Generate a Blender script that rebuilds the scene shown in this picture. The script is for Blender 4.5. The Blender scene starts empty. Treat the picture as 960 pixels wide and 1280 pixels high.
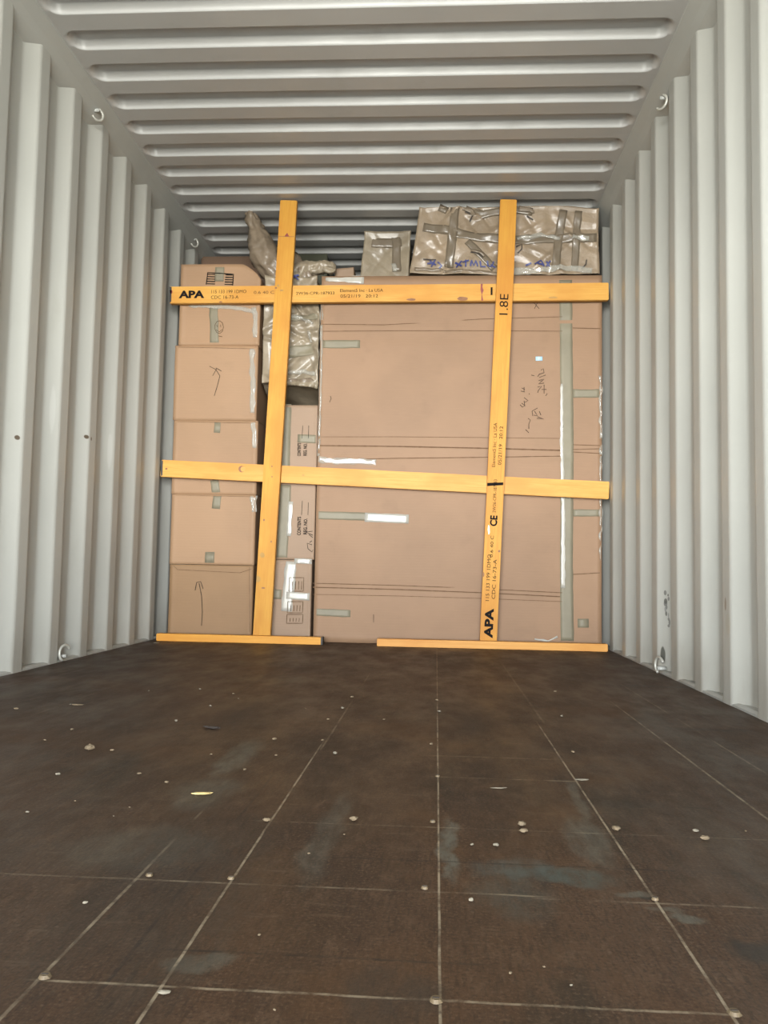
import bpy, bmesh, math, random
from mathutils import Vector, Matrix, noise
random.seed(7)
C = bpy.context.scene.collection
SC = bpy.context.scene

# ------------------------------------------------------------------ camera
F = 1044.8; YAW, PITCH, ROLL = .06337, .06882, .01853
CAM = Vector((1.468, 0, .3854))
fw = Vector((-math.sin(YAW)*math.cos(PITCH), math.cos(YAW)*math.cos(PITCH), math.sin(PITCH)))
r0 = Vector((math.cos(YAW), math.sin(YAW), 0)); u0 = r0.cross(fw)
rt = r0*math.cos(ROLL)+u0*math.sin(ROLL); up = u0*math.cos(ROLL)-r0*math.sin(ROLL)
cd = bpy.data.cameras.new('camera'); cam = bpy.data.objects.new('camera', cd); C.objects.link(cam)
cd.sensor_fit = 'HORIZONTAL'; cd.sensor_width = 36; cd.lens = F/960*36; cd.clip_start = .02
cam.matrix_world = Matrix(((rt.x, up.x, -fw.x, CAM.x), (rt.y, up.y, -fw.y, CAM.y), (rt.z, up.z, -fw.z, CAM.z), (0, 0, 0, 1)))
SC.camera = cam

# ------------------------------------------------------------------ light
SC.view_settings.view_transform = 'Standard'; SC.view_settings.look = 'None'
SC.view_settings.gamma = 1; SC.view_settings.use_curve_mapping = False
SC.view_settings.exposure = 0.0
W = bpy.data.worlds.new('sky'); SC.world = W; W.use_nodes = True
nt = W.node_tree; nt.nodes.clear()
tc = nt.nodes.new('ShaderNodeTexCoord'); sp = nt.nodes.new('ShaderNodeSeparateXYZ'); rp = nt.nodes.new('ShaderNodeValToRGB')
mr = nt.nodes.new('ShaderNodeMapRange'); mr.inputs[1].default_value = -1; mr.inputs[2].default_value = 1
bg = nt.nodes.new('ShaderNodeBackground'); ow = nt.nodes.new('ShaderNodeOutputWorld')
nt.links.new(tc.outputs['Generated'], sp.inputs[0]); nt.links.new(sp.outputs[2], mr.inputs[0]); nt.links.new(mr.outputs[0], rp.inputs[0])
nt.links.new(rp.outputs[0], bg.inputs[0]); nt.links.new(bg.outputs[0], ow.inputs[0])
cr = rp.color_ramp
cr.elements[0].position = 0; cr.elements[0].color = (.20, .20, .18, 1)
cr.elements[1].position = 1; cr.elements[1].color = (.05, .06, .08, 1)
for pos, col in ((.41, (.34, .34, .31, 1)), (.455, (.85, .85, .82, 1)), (.50, (1, 1, .98, 1)), (.56, (.94, .98, 1, 1)), (.63, (.12, .14, .17, 1))):
    e = cr.elements.new(pos); e.color = col
bg.inputs[1].default_value = 50
W0, H0, YD, YB = 2.35, 2.345, -1.4, 5.78
pl = bpy.data.lights.new('doorway_portal', 'AREA'); pl.shape = 'RECTANGLE'; pl.size = 2.5; pl.size_y = 2.5
pl.cycles.is_portal = True
po = bpy.data.objects.new('doorway_portal', pl); C.objects.link(po)
po.location = (W0/2, YD-.02, H0/2); po.rotation_euler = (math.radians(90), 0, 0)

# ------------------------------------------------------------------ helpers
def ray(x, y): return fw + rt*((x-480)/F) + up*((640-y)/F)
def P(x, y, Y):
    d = ray(x, y); return CAM + d*(Y/d.y)
def FL(x, y, Z=0):
    d = ray(x, y); return CAM + d*((Z-CAM.z)/d.z)

def mesh_obj(name, bm, mat, parent=None, smooth=False):
    me = bpy.data.meshes.new(name); bm.normal_update(); bm.to_mesh(me); bm.free()
    o = bpy.data.objects.new(name, me); C.objects.link(o)
    if mat: me.materials.append(mat)
    if smooth:
        for p in me.polygons: p.use_smooth = True
    if parent: o.parent = parent
    return o
def tag(o, label=None, cat=None, group=None, kind=None):
    if label: o['label'] = label
    if cat: o['category'] = cat
    if group: o['group'] = group
    if kind: o['kind'] = kind
    return o
def thing(name, label, cat, loc=(0, 0, 0), group=None):
    o = bpy.data.objects.new(name, None); C.objects.link(o); o.location = loc; o.empty_display_size = .05
    return tag(o, label, cat, group)
def local(o, v):
    return o.matrix_basis.inverted() @ Vector(v)

# ------------------------------------------------------------------ materials
class NB:
    def __init__(s, name):
        s.m = bpy.data.materials.new(name); s.m.use_nodes = True; s.t = s.m.node_tree
        s.b = s.t.nodes['Principled BSDF']; s.c = s.t.nodes.new('ShaderNodeTexCoord')
        s.geo = s.t.nodes.new('ShaderNodeNewGeometry')
    def n(s, k, **kw):
        x = s.t.nodes.new(k)
        for a, b in kw.items(): setattr(x, a, b)
        return x
    def link(s, a, b): s.t.links.new(a, b)
    def val(s, sock, v):
        if hasattr(v, 'is_output') or isinstance(v, bpy.types.NodeSocket): s.link(v, sock)
        else: sock.default_value = v
    def math(s, op, a, b=0., c=None, clamp=False):
        x = s.n('ShaderNodeMath', operation=op, use_clamp=clamp); s.val(x.inputs[0], a); s.val(x.inputs[1], b)
        if c is not None: s.val(x.inputs[2], c)
        return x.outputs[0]
    def xyz(s, world=True):
        x = s.n('ShaderNodeSeparateXYZ'); s.link(s.geo.outputs['Position'] if world else s.c.outputs['Object'], x.inputs[0])
        return x.outputs
    def noise(s, scale=5, detail=4, rough=.5, vec=(1, 1, 1), world=True, off=(0, 0, 0), dist=0):
        mp = s.n('ShaderNodeMapping'); s.link(s.geo.outputs['Position'] if world else s.c.outputs['Object'], mp.inputs[0])
        mp.inputs['Scale'].default_value = vec; mp.inputs['Location'].default_value = off
        x = s.n('ShaderNodeTexNoise'); s.link(mp.outputs[0], x.inputs[0])
        x.inputs['Scale'].default_value = scale; x.inputs['Detail'].default_value = detail; x.inputs['Roughness'].default_value = rough
        x.inputs['Distortion'].default_value = dist
        return x.outputs[0]
    def step(s, v, a, b, lo=0., hi=1.):
        x = s.n('ShaderNodeMapRange', interpolation_type='SMOOTHSTEP'); s.val(x.inputs[0], v)
        x.inputs[1].default_value = a; x.inputs[2].default_value = b; x.inputs[3].default_value = lo; x.inputs[4].default_value = hi
        return x.outputs[0]
    def mix(s, f, a, b, mode='MIX'):
        x = s.n('ShaderNodeMix', data_type='RGBA', blend_type=mode); s.val(x.inputs[0], f)
        for i, v in ((6, a), (7, b)):
            if isinstance(v, tuple): x.inputs[i].default_value = (*v[:3], 1)
            else: s.link(v, x.inputs[i])
        return x.outputs[2]
    def bump(s, h, strength=.3, dist=.002):
        x = s.n('ShaderNodeBump'); x.inputs['Strength'].default_value = strength; x.inputs['Distance'].default_value = dist
        s.link(h, x.inputs['Height']); s.link(x.outputs[0], s.b.inputs['Normal'])
    def fin(s, col=None, rough=None, **kw):
        if col is not None:
            if isinstance(col, tuple): s.b.inputs['Base Color'].default_value = (*col[:3], 1)
            else: s.link(col, s.b.inputs['Base Color'])
        if rough is not None: s.val(s.b.inputs['Roughness'], rough)
        for k, v in kw.items(): s.val(s.b.inputs[k.replace('_', ' ')], v)
        return s.m
    def blob(s, u, v, cu, cv, ru, rv, soft=.5):
        """1 inside an ellipse in coordinates u, v"""
        a = s.math('DIVIDE', s.math('SUBTRACT', u, cu), ru); b = s.math('DIVIDE', s.math('SUBTRACT', v, cv), rv)
        d = s.math('ADD', s.math('MULTIPLY', a, a), s.math('MULTIPLY', b, b))
        return s.step(d, 1-soft, 1+soft, 1, 0)

def paint(name, base, marks=()):
    k = NB(name); X, Y, Z = k.xyz()
    n1 = k.noise(1.3, 3, .5, off=(3, 1, 7)); n2 = k.noise(7, 5, .65, vec=(1, 1, .25)); n3 = k.noise(60, 3, .6)
    col = k.mix(k.step(n1, .35, .7), base, tuple(c*.90 for c in base))
    col = k.mix(k.step(n2, .58, .80, 0, .35), col, (base[0]*.72, base[1]*.70, base[2]*.62))
    # grime that collected on the lowest few centimetres
    g = k.math('MULTIPLY', k.step(Z, .02, .20, 1, 0), k.step(n2, .35, .7))
    col = k.mix(k.math('MULTIPLY', g, .35), col, (.17, .14, .10))
    n4 = k.noise(22, 4, .7, vec=(1, 1, .5))
    for (cy, cz, ry, rz, c, s_) in marks:
        m = k.blob(Y, k.math('ADD', Z, k.math('MULTIPLY', k.math('SUBTRACT', n4, .5), rz*.8)), cy, cz, ry, rz, .35)
        if s_ < 1: m = k.math('MULTIPLY', m, s_)
        col = k.mix(m, col, c)
    k.bump(k.math('ADD', n3, k.math('MULTIPLY', n2, 2)), .10, .002)
    return k.fin(col, k.step(n2, .3, .8, .34, .52), Specular_IOR_Level=.5)

PAINT = (.365, .363, .328)

def cardboard(name, base=(.62, .40, .25), wave=True, seed=0.):
    k = NB(name)
    n1 = k.noise(2.2, 3, .5, off=(seed, 0, seed)); n2 = k.noise(9, 5, .6, off=(0, seed, 0)); f = k.noise(160, 2, .5, vec=(.12, 1, 1))
    col = k.mix(k.step(n1, .3, .75), base, tuple(c*.86 for c in base))
    col = k.mix(k.step(n2, .55, .8, 0, .3), col, tuple(c*.72 for c in base))
    col = k.mix(k.step(f, .45, .75, 0, .10), col, (base[0]*1.15, base[1]*1.15, base[2]*1.15))
    w = k.n('ShaderNodeTexWave'); w.bands_direction = 'Z'; w.inputs['Scale'].default_value = 22; w.inputs['Distortion'].default_value = .6
    k.link(k.geo.outputs['Position'], w.inputs[0])
    k.bump(k.math('ADD', k.math('MULTIPLY', w.outputs['Fac'], .35), k.math('MULTIPLY', n2, 2.)), .14, .002)
    return k.fin(col, .62, Specular_IOR_Level=.3)
def kraft(name, base):
    k = NB(name)
    n1 = k.noise(5, 4, .6); v = k.n('ShaderNodeTexVoronoi'); v.feature = 'DISTANCE_TO_EDGE'; v.inputs['Scale'].default_value = 11
    mp = k.n('ShaderNodeMapping'); k.link(k.geo.outputs['Position'], mp.inputs[0]); mp.inputs['Rotation'].default_value = (0, .6, 0); mp.inputs['Scale'].default_value = (1, 1, 1.7)
    k.link(mp.outputs[0], v.inputs[0])
    col = k.mix(k.step(n1, .3, .7), base, tuple(c*.72 for c in base))
    n2 = k.noise(26, 5, .7, dist=1.5)
    k.bump(k.math('ADD', k.math('MULTIPLY', k.step(v.outputs[0], 0, .12), .15), n2), .45, .006)
    return k.fin(col, .42, Coat_Weight=.35, Coat_Roughness=.22, Specular_IOR_Level=.3)
def lumber(name, base, seed):
    k = NB(name)
    g = k.noise(5, 6, .6, vec=(.8, 10, 22), world=False, off=(seed, seed*2, 0), dist=1.2)
    g2 = k.noise(3, 3, .5, vec=(1.2, 3, 3), world=False, off=(seed, 0, seed)); g3 = k.noise(12, 5, .7, vec=(1, 1, 1.6), world=False, off=(seed*3, 0, 0))
    col = k.mix(k.step(g, .35, .72, 0, .8), base, (base[0]*.86, base[1]*.72, base[2]*.55))
    col = k.mix(k.step(g2, .40, .68, 0, .9), col, (base[0]*.86, base[1]*.72, base[2]*.55))
    col = k.mix(k.step(g3, .66, .82, 0, .55), col, (.30, .15, .05))
    k.bump(g, .2, .002)
    return k.fin(col, .55, Specular_IOR_Level=.3)
def plain(name, col, rough=.5, **kw):
    k = NB(name); n = k.noise(40, 3, .6)
    c = k.mix(k.step(n, .35, .75), col, tuple(x*.8 for x in col))
    return k.fin(c, rough, **kw)
def tape_mat(name, col, alpha, rough, spec=.5, coat=.0):
    k = NB(name); n = k.noise(30, 4, .6, vec=(1, 1, .5)); n2 = k.noise(8, 3, .6)
    c = k.mix(k.step(n2, .35, .75), col, tuple(x*.86 for x in col))
    k.bump(n, .35, .002)
    return k.fin(c, rough, Alpha=alpha, Specular_IOR_Level=spec, Coat_Weight=coat, Coat_Roughness=.08)

M = {}
HOLES = []
for px_, py_, ry_ in ((23, 547, .010), (108, 546, .012), (112, 548.5, .006)):
    d_ = ray(px_, py_); q_ = CAM+d_*((-.006-CAM.x)/d_.x); HOLES.append((q_.y, q_.z, ry_, .008, (.08, .06, .04), 1))
rs = random.Random(4)
SCUFF = [(3.362+rs.uniform(-.010, .010), .19+.125*i/11+rs.uniform(-.004, .004), rs.uniform(.003, .009), rs.uniform(.005, .012), rs.choice(((.12, .12, .11), (.20, .20, .19), (.07, .07, .06))), .85) for i in range(12)]
FOOT_R = [(2.300-.2785*4+.2785*i+.085+rs.uniform(0, .05), .022, rs.uniform(.008, .03), rs.uniform(.008, .02), (.07, .05, .035), .85) for i in range(4, 12)]
FOOT_L = [(2.853-.2785*4+.2785*i+.085+rs.uniform(0, .05), .018, rs.uniform(.01, .03), rs.uniform(.006, .012), (.10, .08, .06), .6) for i in range(4, 10)]
M['wall_l'] = paint('container_paint_left', PAINT, [
    *FOOT_L, *HOLES,
    (3.10, .98, .012, .09, (.50, .50, .47), .3), (3.665, .90, .012, .08, (.50, .50, .47), .3)])
M['wall_r'] = paint('container_paint_right', PAINT, [
    *SCUFF, *FOOT_R,
    (3.385, .07, .012, .03, (.06, .06, .05), .9), (2.62, .30, .008, .02, (.14, .10, .06), .7), (2.60, .24, .02, .03, (.30, .27, .2), .35)])
M['roof'] = paint('container_paint_roof', (.44, .435, .42))
M['rail'] = paint('container_paint_rail', (.34, .345, .32))
M['end'] = paint('container_paint_end', PAINT)
M['ring'] = plain('worn_ring_steel', (.42, .41, .36), .45, Metallic=.3)
M['card'] = cardboard('carton_brown', (.262, .160, .094))
M['card_a'] = cardboard('carton_tan', (.30, .185, .105), seed=3.)
M['card_e'] = cardboard('carton_dull_tan', (.245, .147, .075), seed=4.)
M['card_b'] = cardboard('carton_rosy', (.275, .188, .125), seed=6.)
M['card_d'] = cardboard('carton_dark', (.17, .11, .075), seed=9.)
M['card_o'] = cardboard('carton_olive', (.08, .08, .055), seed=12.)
M['kraft'] = kraft('film_wrapped_kraft', (.275, .21, .142))
M['kraft_g'] = kraft('film_wrapped_kraft_grey', (.27, .222, .155))
M['kraft_d'] = kraft('film_wrapped_kraft_dark', (.20, .155, .108))
M['tape'] = tape_mat('grey_clear_tape', (.195, .172, .118), 1., .5, .3, .0)
M['tape_k'] = tape_mat('brown_tape', (.16, .128, .09), .92, .32, .4, .2)
M['tape_glare'] = tape_mat('painted_glare_tape', (.50, .48, .42), .75, .25, .7, .5)  # clear tape; the whitish base colour paints in the doorway's glare
M['film'] = tape_mat('stretch_film', (.55, .53, .46), .32, .14, .8, .8)
M['ink'] = plain('black_print', (.012, .010, .009), .9, Specular_IOR_Level=.1)
M['inkb'] = plain('brown_print', (.08, .045, .022), .9, Specular_IOR_Level=.1)
M['pen'] = plain('dark_pen_line', (.06, .04, .028), .9, Specular_IOR_Level=.1)
M['blue'] = plain('blue_marker', (.035, .045, .16), .5)
M['crease'] = plain('carton_crease_line', (.13, .075, .043), .9, Specular_IOR_Level=.1)
M['stick'] = plain('pale_blue_sticker', (.40, .62, .78), .4)
M['red'] = plain('dark_red_paint_mark', (.22, .03, .02), .5)
M['knot'] = plain('wood_knot', (.22, .09, .03), .6)
M['grime'] = plain('board_grime', (.36, .20, .05), .7)
M['edge'] = plain('black_painted_end', (.02, .018, .015), .6)
M['chip'] = plain('wood_crumb', (.15, .11, .065), .8)
M['chipy'] = plain('yellow_shaving', (.45, .34, .14), .7)
M['chipw'] = plain('pale_paper_crumb', (.20, .175, .13), .8)
M['chipd'] = plain('dark_bark_chip', (.03, .022, .018), .7)

# ------------------------------------------------------------------ floor
def floor_mat():
    k = NB('worn_brown_plywood'); X, Y, Z = k.xyz()
    n1 = k.noise(1.6, 5, .6, vec=(1.6, .55, 1), off=(2, 5, 0)); n2 = k.noise(5, 6, .65, vec=(1.5, .6, 1)); n3 = k.noise(38, 5, .7, vec=(1, .35, 1)); n4 = k.noise(2.8, 5, .65, vec=(2.4, .45, 1), off=(7, 1, 0))
    n5 = k.noise(90, 2, .5)
    # plywood sheets differ a little in tone
    col = k.mix(k.step(n1, .35, .68), (.052, .027, .014), (.028, .016, .009))
    col = k.mix(k.step(n4, .54, .70, 0, .75), col, (.017, .014, .009))
    col = k.mix(k.step(n2, .60, .80, 0, .55), col, (.080, .058, .040))
    col = k.mix(k.step(n3, .48, .72, 0, .6), col, (.085, .050, .029))
    col = k.mix(k.step(n5, .66, .78, 0, .4), col, (.14, .10, .07))
    n6 = k.noise(55, 4, .7, vec=(4, .5, 1)); n7 = k.noise(20, 5, .75, vec=(.5, 2.5, 1), off=(5, 5, 5))
    n9 = k.noise(230, 2, .6); col = k.mix(k.step(n9, .52, .70, 0, .5), col, (.10, .066, .042)); col = k.mix(k.step(n9, .46, .32, 0, .6), col, (.012, .008, .005))
    col = k.mix(k.step(n6, .48, .66, 0, .55), col, (.016, .010, .006)); col = k.mix(k.step(n7, .56, .72, 0, .5), col, (.10, .068, .044))
    n8 = k.noise(3.2, 4, .6, off=(9, 0, 3)); col = k.mix(k.step(n8, .50, .72, 0, .5), col, (.072, .034, .013))
    wob = k.math('MULTIPLY', k.math('SUBTRACT', k.noise(9, 4, .6), .5), .06)
    def patch(x, y, r, rv, c, s):
        nonlocal col
        m = k.blob(k.math('ADD', X, wob), k.math('ADD', Y, k.math('MULTIPLY', wob, 2.)), x, y, r, rv, .8)
        m = k.math('MULTIPLY', m, k.step(n3, .30, .62, .25, 1.)); col = k.mix(k.math('MULTIPLY', m, s), col, c)
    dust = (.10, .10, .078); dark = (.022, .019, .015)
    for (px, py, rx, ry, c, s) in [
        (562, 1060, .014, .12, dust, .75), (735, 1050, .03, .10, dust, .45), (300, 945, .03, .16, dust, .5), (255, 990, .05, .10, dust, .35),
        (180, 1060, .10, .09, dust, .28), (240, 1205, .03, .015, dust, .5), (700, 1095, .07, .025, (.05, .06, .05), .9), (795, 1115, .02, .012, dust, .6),
        (860, 1150, .02, .012, dust, .6), (830, 1140, .02, .01, dust, .45), (810, 1122, .008, .01, dark, .9), (945, 1190, .03, .02, dark, .8), (905, 1045, .03, .2, dust, .15),
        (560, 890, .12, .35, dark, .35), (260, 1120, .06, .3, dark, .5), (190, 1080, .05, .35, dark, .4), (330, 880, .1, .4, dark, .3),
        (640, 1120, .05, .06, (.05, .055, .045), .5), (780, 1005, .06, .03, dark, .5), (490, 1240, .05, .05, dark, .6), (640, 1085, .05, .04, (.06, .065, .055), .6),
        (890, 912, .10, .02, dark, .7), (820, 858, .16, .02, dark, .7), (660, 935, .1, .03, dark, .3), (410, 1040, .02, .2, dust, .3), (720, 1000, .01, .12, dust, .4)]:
        q = FL(px, py); patch(q.x, q.y, rx, ry, c, s)
    # sheet and plank seams running along the container, pale with dust
    brk = k.step(k.noise(2.4, 3, .6, off=(4, 4, 0)), .36, .52)
    brk2 = k.noise(14, 5, .75, off=(1, 9, 0))
    def vline(x, y0, y1, w, c, s, br=False):
        nonlocal col
        d = k.math('ABSOLUTE', k.math('SUBTRACT', k.math('ADD', X, k.math('MULTIPLY', wob, .035)), x))
        m = k.step(d, w*.5, w, 1, 0)
        m = k.math('MULTIPLY', m, k.math('MULTIPLY', k.step(Y, y0-.03, y0+.03), k.step(Y, y1-.2, y1+.1, 1, 0)))
        m = k.math('MULTIPLY', m, k.step(brk2, .38, .60, .18, 1))
        if br: m = k.math('MULTIPLY', m, brk)
        col = k.mix(k.math('MULTIPLY', m, s), col, c)
    def hline(y, x0, x1, w, c, s, br=False):
        nonlocal col
        d = k.math('ABSOLUTE', k.math('SUBTRACT', k.math('ADD', Y, k.math('MULTIPLY', wob, .12)), y))
        m = k.step(d, w*.4, w, 1, 0)
        m = k.math('MULTIPLY', m, k.math('MULTIPLY', k.step(X, x0-.02, x0+.02), k.step(X, x1-.02, x1+.02, 1, 0)))
        m = k.math('MULTIPLY', m, k.step(brk2, .40, .62, .08, 1))
        if br: m = k.math('MULTIPLY', m, brk)
        col = k.mix(k.math('MULTIPLY', m, s), col, c)
    pale = (.25, .20, .135); dk = (.014, .011, .009)
    vline(1.477, .3, 4.2, .0018, pale, .9); vline(1.733, .3, 2.2, .0022, pale, .95); vline(1.222, .3, 1.9, .0022, pale, .8)
    vline(1.105, .3, 1.35, .0026, pale, .7, True); vline(2.001, 1.2, 2.6, .003, pale, .7); vline(1.75, 2.2, 3.6, .004, pale, .3)
    vline(1.228, 1.8, 3.6, .003, pale, .35, True); vline(2.20, 1.6, 3.2, .004, dk, .6, True); vline(1.17, .5, 2.2, .003, dk, .6, True)
    vline(.87, 1.2, 3.6, .003, dk, .6); vline(.62, 1.2, 3.6, .004, dk, .5, True); vline(.45, 2.0, 4.0, .004, pale, .2, True); vline(2.12, 1.7, 3., .003, pale, .5, True)
    hline(.782, 1.105, 1.735, .0028, pale, .75); hline(1.036, .6, 1.60, .0030, pale, .5, True); hline(1.03, 1.60, 2.3, .003, pale, .45)
    hline(.855, 1.19, 2.0, .0032, dk, .9, True); hline(1.143, 1.19, 2.2, .0034, dk, .85, True); hline(1.290, 1.2, 2.0, .0032, pale, .3, True)
    hline(1.60, 1.46, 1.745, .004, pale, .5); hline(1.78, 1.46, 1.74, .005, pale, .35); hline(1.45, 1.5, 2.2, .005, dk, .4, True); hline(2.3, .4, 2.2, .006, dk, .5, True); hline(3.1, .1, 2.3, .006, dk, .4)
    # two long drag scratches
    k.bump(k.math('ADD', n3, k.math('MULTIPLY', n2, .6)), .35, .003)
    return k.fin(col, k.step(n2, .3, .75, .45, .7), Specular_IOR_Level=.25)
bm = bmesh.new(); bmesh.ops.create_cube(bm, size=1, matrix=Matrix.Translation((W0/2, (YD+YB)/2, -.014)) @ Matrix.Diagonal((W0, YB-YD, .028, 1)))
tag(mesh_obj('floor', bm, floor_mat()), kind='structure')

# ------------------------------------------------------------------ corrugated shell
def profile(y0, y1, base, pitch, din, sl, dout, depth, rnd=.010):
    """(y, offset) outline of a trapezoid corrugation: offset 0 = inner flat, depth = outer flat"""
    pts = []
    k = math.floor((y0-base)/pitch)-1
    while base+k*pitch < y1+pitch:
        y = base+k*pitch
        cs = [(y, 0), (y+din, 0), (y+din+sl, depth), (y+din+sl+dout, depth), (y+pitch, 0)]
        for i in range(4):
            (ya, a), (yb, b) = cs[i], cs[i+1]
            L = math.hypot(yb-ya, b-a); t = min(rnd/L, .4)
            for s in (t, .5, 1-t): pts.append((ya+(yb-ya)*s, a+(b-a)*s))
            (yc, c_) = cs[i+2] if i < 3 else (cs[4][0]+din, 0)
            Ln = math.hypot(yc-yb, c_-b); tn = min(rnd/Ln, .4)     # three-step bend at the corner
            p0 = (ya+(yb-ya)*(1-t), a+(b-a)*(1-t)); p2 = (yb+(yc-yb)*tn, b+(c_-b)*tn)
            for f in (.33, .67):
                pts.append(tuple((1-f)**2*u+2*f*(1-f)*v+f*f*w for u, v, w in zip(p0, (yb, b), p2)))
        k += 1
    # soften the corners by inserting a mid point pulled towards the corner
    out = []
    for i in range(len(pts)):
        out.append(pts[i])
    return [(min(max(y, y0), y1), o) for y, o in out if y0-pitch*.25 < y < y1+pitch*.25]
def wall_sheet(name, x, sign, base, mat):
    bm = bmesh.new(); pr = profile(YD, YB, base, .2785, .072, .068, .070, .036)
    zs = [0, .12, .3, .6, .9, 1.2, 1.6, 2.0, 2.2, H0+.02]
    rows = []
    for z in zs:
        row = []
        for (y, o) in pr:
            dz = 0
            if .02 < z < 2.3: dz = .0035*noise.noise(Vector((y*2.3, z*2.0, x*3)))
            row.append(bm.verts.new((x-sign*o+sign*dz*(.6), y, z)))
        rows.append(row)
    for a, b in zip(rows, rows[1:]):
        for i in range(len(a)-1):
            q = (a[i], a[i+1], b[i+1], b[i]); bm.faces.new(q if sign < 0 else q[::-1])
    bmesh.ops.remove_doubles(bm, verts=bm.verts, dist=1e-5)
    o = mesh_obj(name, bm, mat)
    s = o.modifiers.new('sheet', 'SOLIDIFY'); s.thickness = .002; s.offset = 0
    return tag(o, kind='structure')
wall_sheet('wall_left', 0, 1, 2.853-.2785*4, M['wall_l'])
wall_sheet('wall_right', W0, -1, 2.300-.2785*4, M['wall_r'])
# end wall
bm = bmesh.new(); pr = profile(-.05, W0+.05, .1, .25, .11, .03, .08, .045)
rows = [[bm.verts.new((a, YB-.05+o, z)) for a, o in pr] for z in (0, H0+.02)]
for i in range(len(pr)-1): bm.faces.new((rows[0][i], rows[0][i+1], rows[1][i+1], rows[1][i]))
o = mesh_obj('wall_back', bm, M['end'], smooth=True); s = o.modifiers.new('sheet', 'SOLIDIFY'); s.thickness = .002
tag(o, kind='structure')
# roof: grooves pressed upwards, ends rounded short of the rails
RP = .2062
def roof_off(x, y):
    t = ((y-(2.77+.012-.114)) % RP)      # 0 .. start of groove
    # groove 0-.114 , flat after
    g0, g1, s_ = 0, .114, .014
    e = min(x-.075, W0-.075-x)
    if t > g1: return 0
    # rounded end: shrink groove near its ends
    c = (g1)/2; half = c
    if e < .034:
        if e <= 0: return 0
        k_ = math.sqrt(max(0, 1-((.034-e)/.034)**2))*.55+.45; 
        if k_ < .05: return 0
        half2 = half*k_
    else: half2 = half
    d = half2-abs(t-c)
    if d <= 0: return 0
    q = min(1, d/s_); q = q*q*(3-2*q)*.2+q*.8
    return .033*q
bm = bmesh.new()
xs = [-.06, 0, .05]+[.07+.006*i for i in range(14)]+[.2, .4, .8, 1.2, 1.6, 2.0]
xs = xs+[W0-x for x in xs[:17]][::-1]; xs = sorted(set(round(x, 4) for x in xs))
ys = []; y = 2.77+.012-.114-RP*22
while y < YB+.1:
    ys += [y+v for v in (-.003, 0, .003, .007, .011, .014, .017, .022, .030, .057, .084, .092, .097, .100, .103, .107, .111, .114, .117, .16)]
    y += RP
ys = [min(max(v, YD), YB) for v in ys if YD-.02 < v < YB+.02]
grid = []
for y in ys:
    grid.append([bm.verts.new((x, y, H0+roof_off(x, y)+.004*noise.noise(Vector((x*.9, y*1.1, 4))))) for x in xs])
for a, b in zip(grid, grid[1:]):
    if abs(a[0].co.y-b[0].co.y) < 1e-6: continue
    for i in range(len(xs)-1): bm.faces.new((a[i], b[i], b[i+1], a[i+1]))
o = mesh_obj('ceiling', bm, M['roof'], smooth=True); tag(o, kind='structure')
s = o.modifiers.new('sheet', 'SOLIDIFY'); s.thickness = .002; s.offset = -1
# top rails: sloped plates between the wall sheets and the roof
def prism(pts, y0, y1):
    bm = bmesh.new(); A = [bm.verts.new((x, y0, z)) for x, z in pts]; B = [bm.verts.new((x, y1, z)) for x, z in pts]
    n = len(pts)
    for i in range(n): bm.faces.new((A[i], A[(i+1) % n], B[(i+1) % n], B[i]))
    bm.faces.new(A[::-1]); bm.faces.new(B); bmesh.ops.recalc_face_normals(bm, faces=bm.faces); return bm
RAIL = [(-.06, 2.240), (-.036, 2.246), (0, 2.282), (.018, 2.306), (.046, 2.337), (.050, 2.352), (-.06, 2.36)]
tag(mesh_obj('trim_1', prism(RAIL, YD, YB), M['rail']), kind='structure')
tag(mesh_obj('trim_2', prism([(W0-x, z) for x, z in RAIL], YD, YB), M['rail']), kind='structure')
LOW = [(-.045, -.03), (-.001, -.03), (-.001, .006), (-.012, .012), (-.045, .012)]
tag(mesh_obj('trim_3', prism(LOW, YD, YB), M['rail']), kind='structure')
tag(mesh_obj('trim_4', prism([(W0-x, z) for x, z in LOW], YD, YB), M['rail']), kind='structure')
# corner posts beyond the cargo
# ------------------------------------------------------------------ lashing rings
def torus_bm(R, r, arc=2*math.pi, start=0., n=22, m=8):
    bm = bmesh.new(); rings = []
    full = abs(arc-2*math.pi) < 1e-4
    cnt = n if full else n+1
    for i in range(cnt):
        a = start+arc*i/n
        c = Vector((math.cos(a)*R, 0, math.sin(a)*R)); d = Vector((math.cos(a), 0, math.sin(a)))
        rings.append([bm.verts.new(c+d*r*math.cos(2*math.pi*j/m)+Vector((0, 1, 0))*r*math.sin(2*math.pi*j/m)) for j in range(m)])
    for i in range(cnt if full else cnt-1):
        a, b = rings[i], rings[(i+1) % cnt]
        for j in range(m): bm.faces.new((a[j], a[(j+1) % m], b[(j+1) % m], b[j]))
    if not full:
        bm.faces.new(rings[0]); bm.faces.new(rings[-1][::-1])
    bmesh.ops.recalc_face_normals(bm, faces=bm.faces); return bm
def PX(x, y, X):
    d = ray(x, y); return CAM + d*((X-CAM.x)/d.x)
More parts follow.
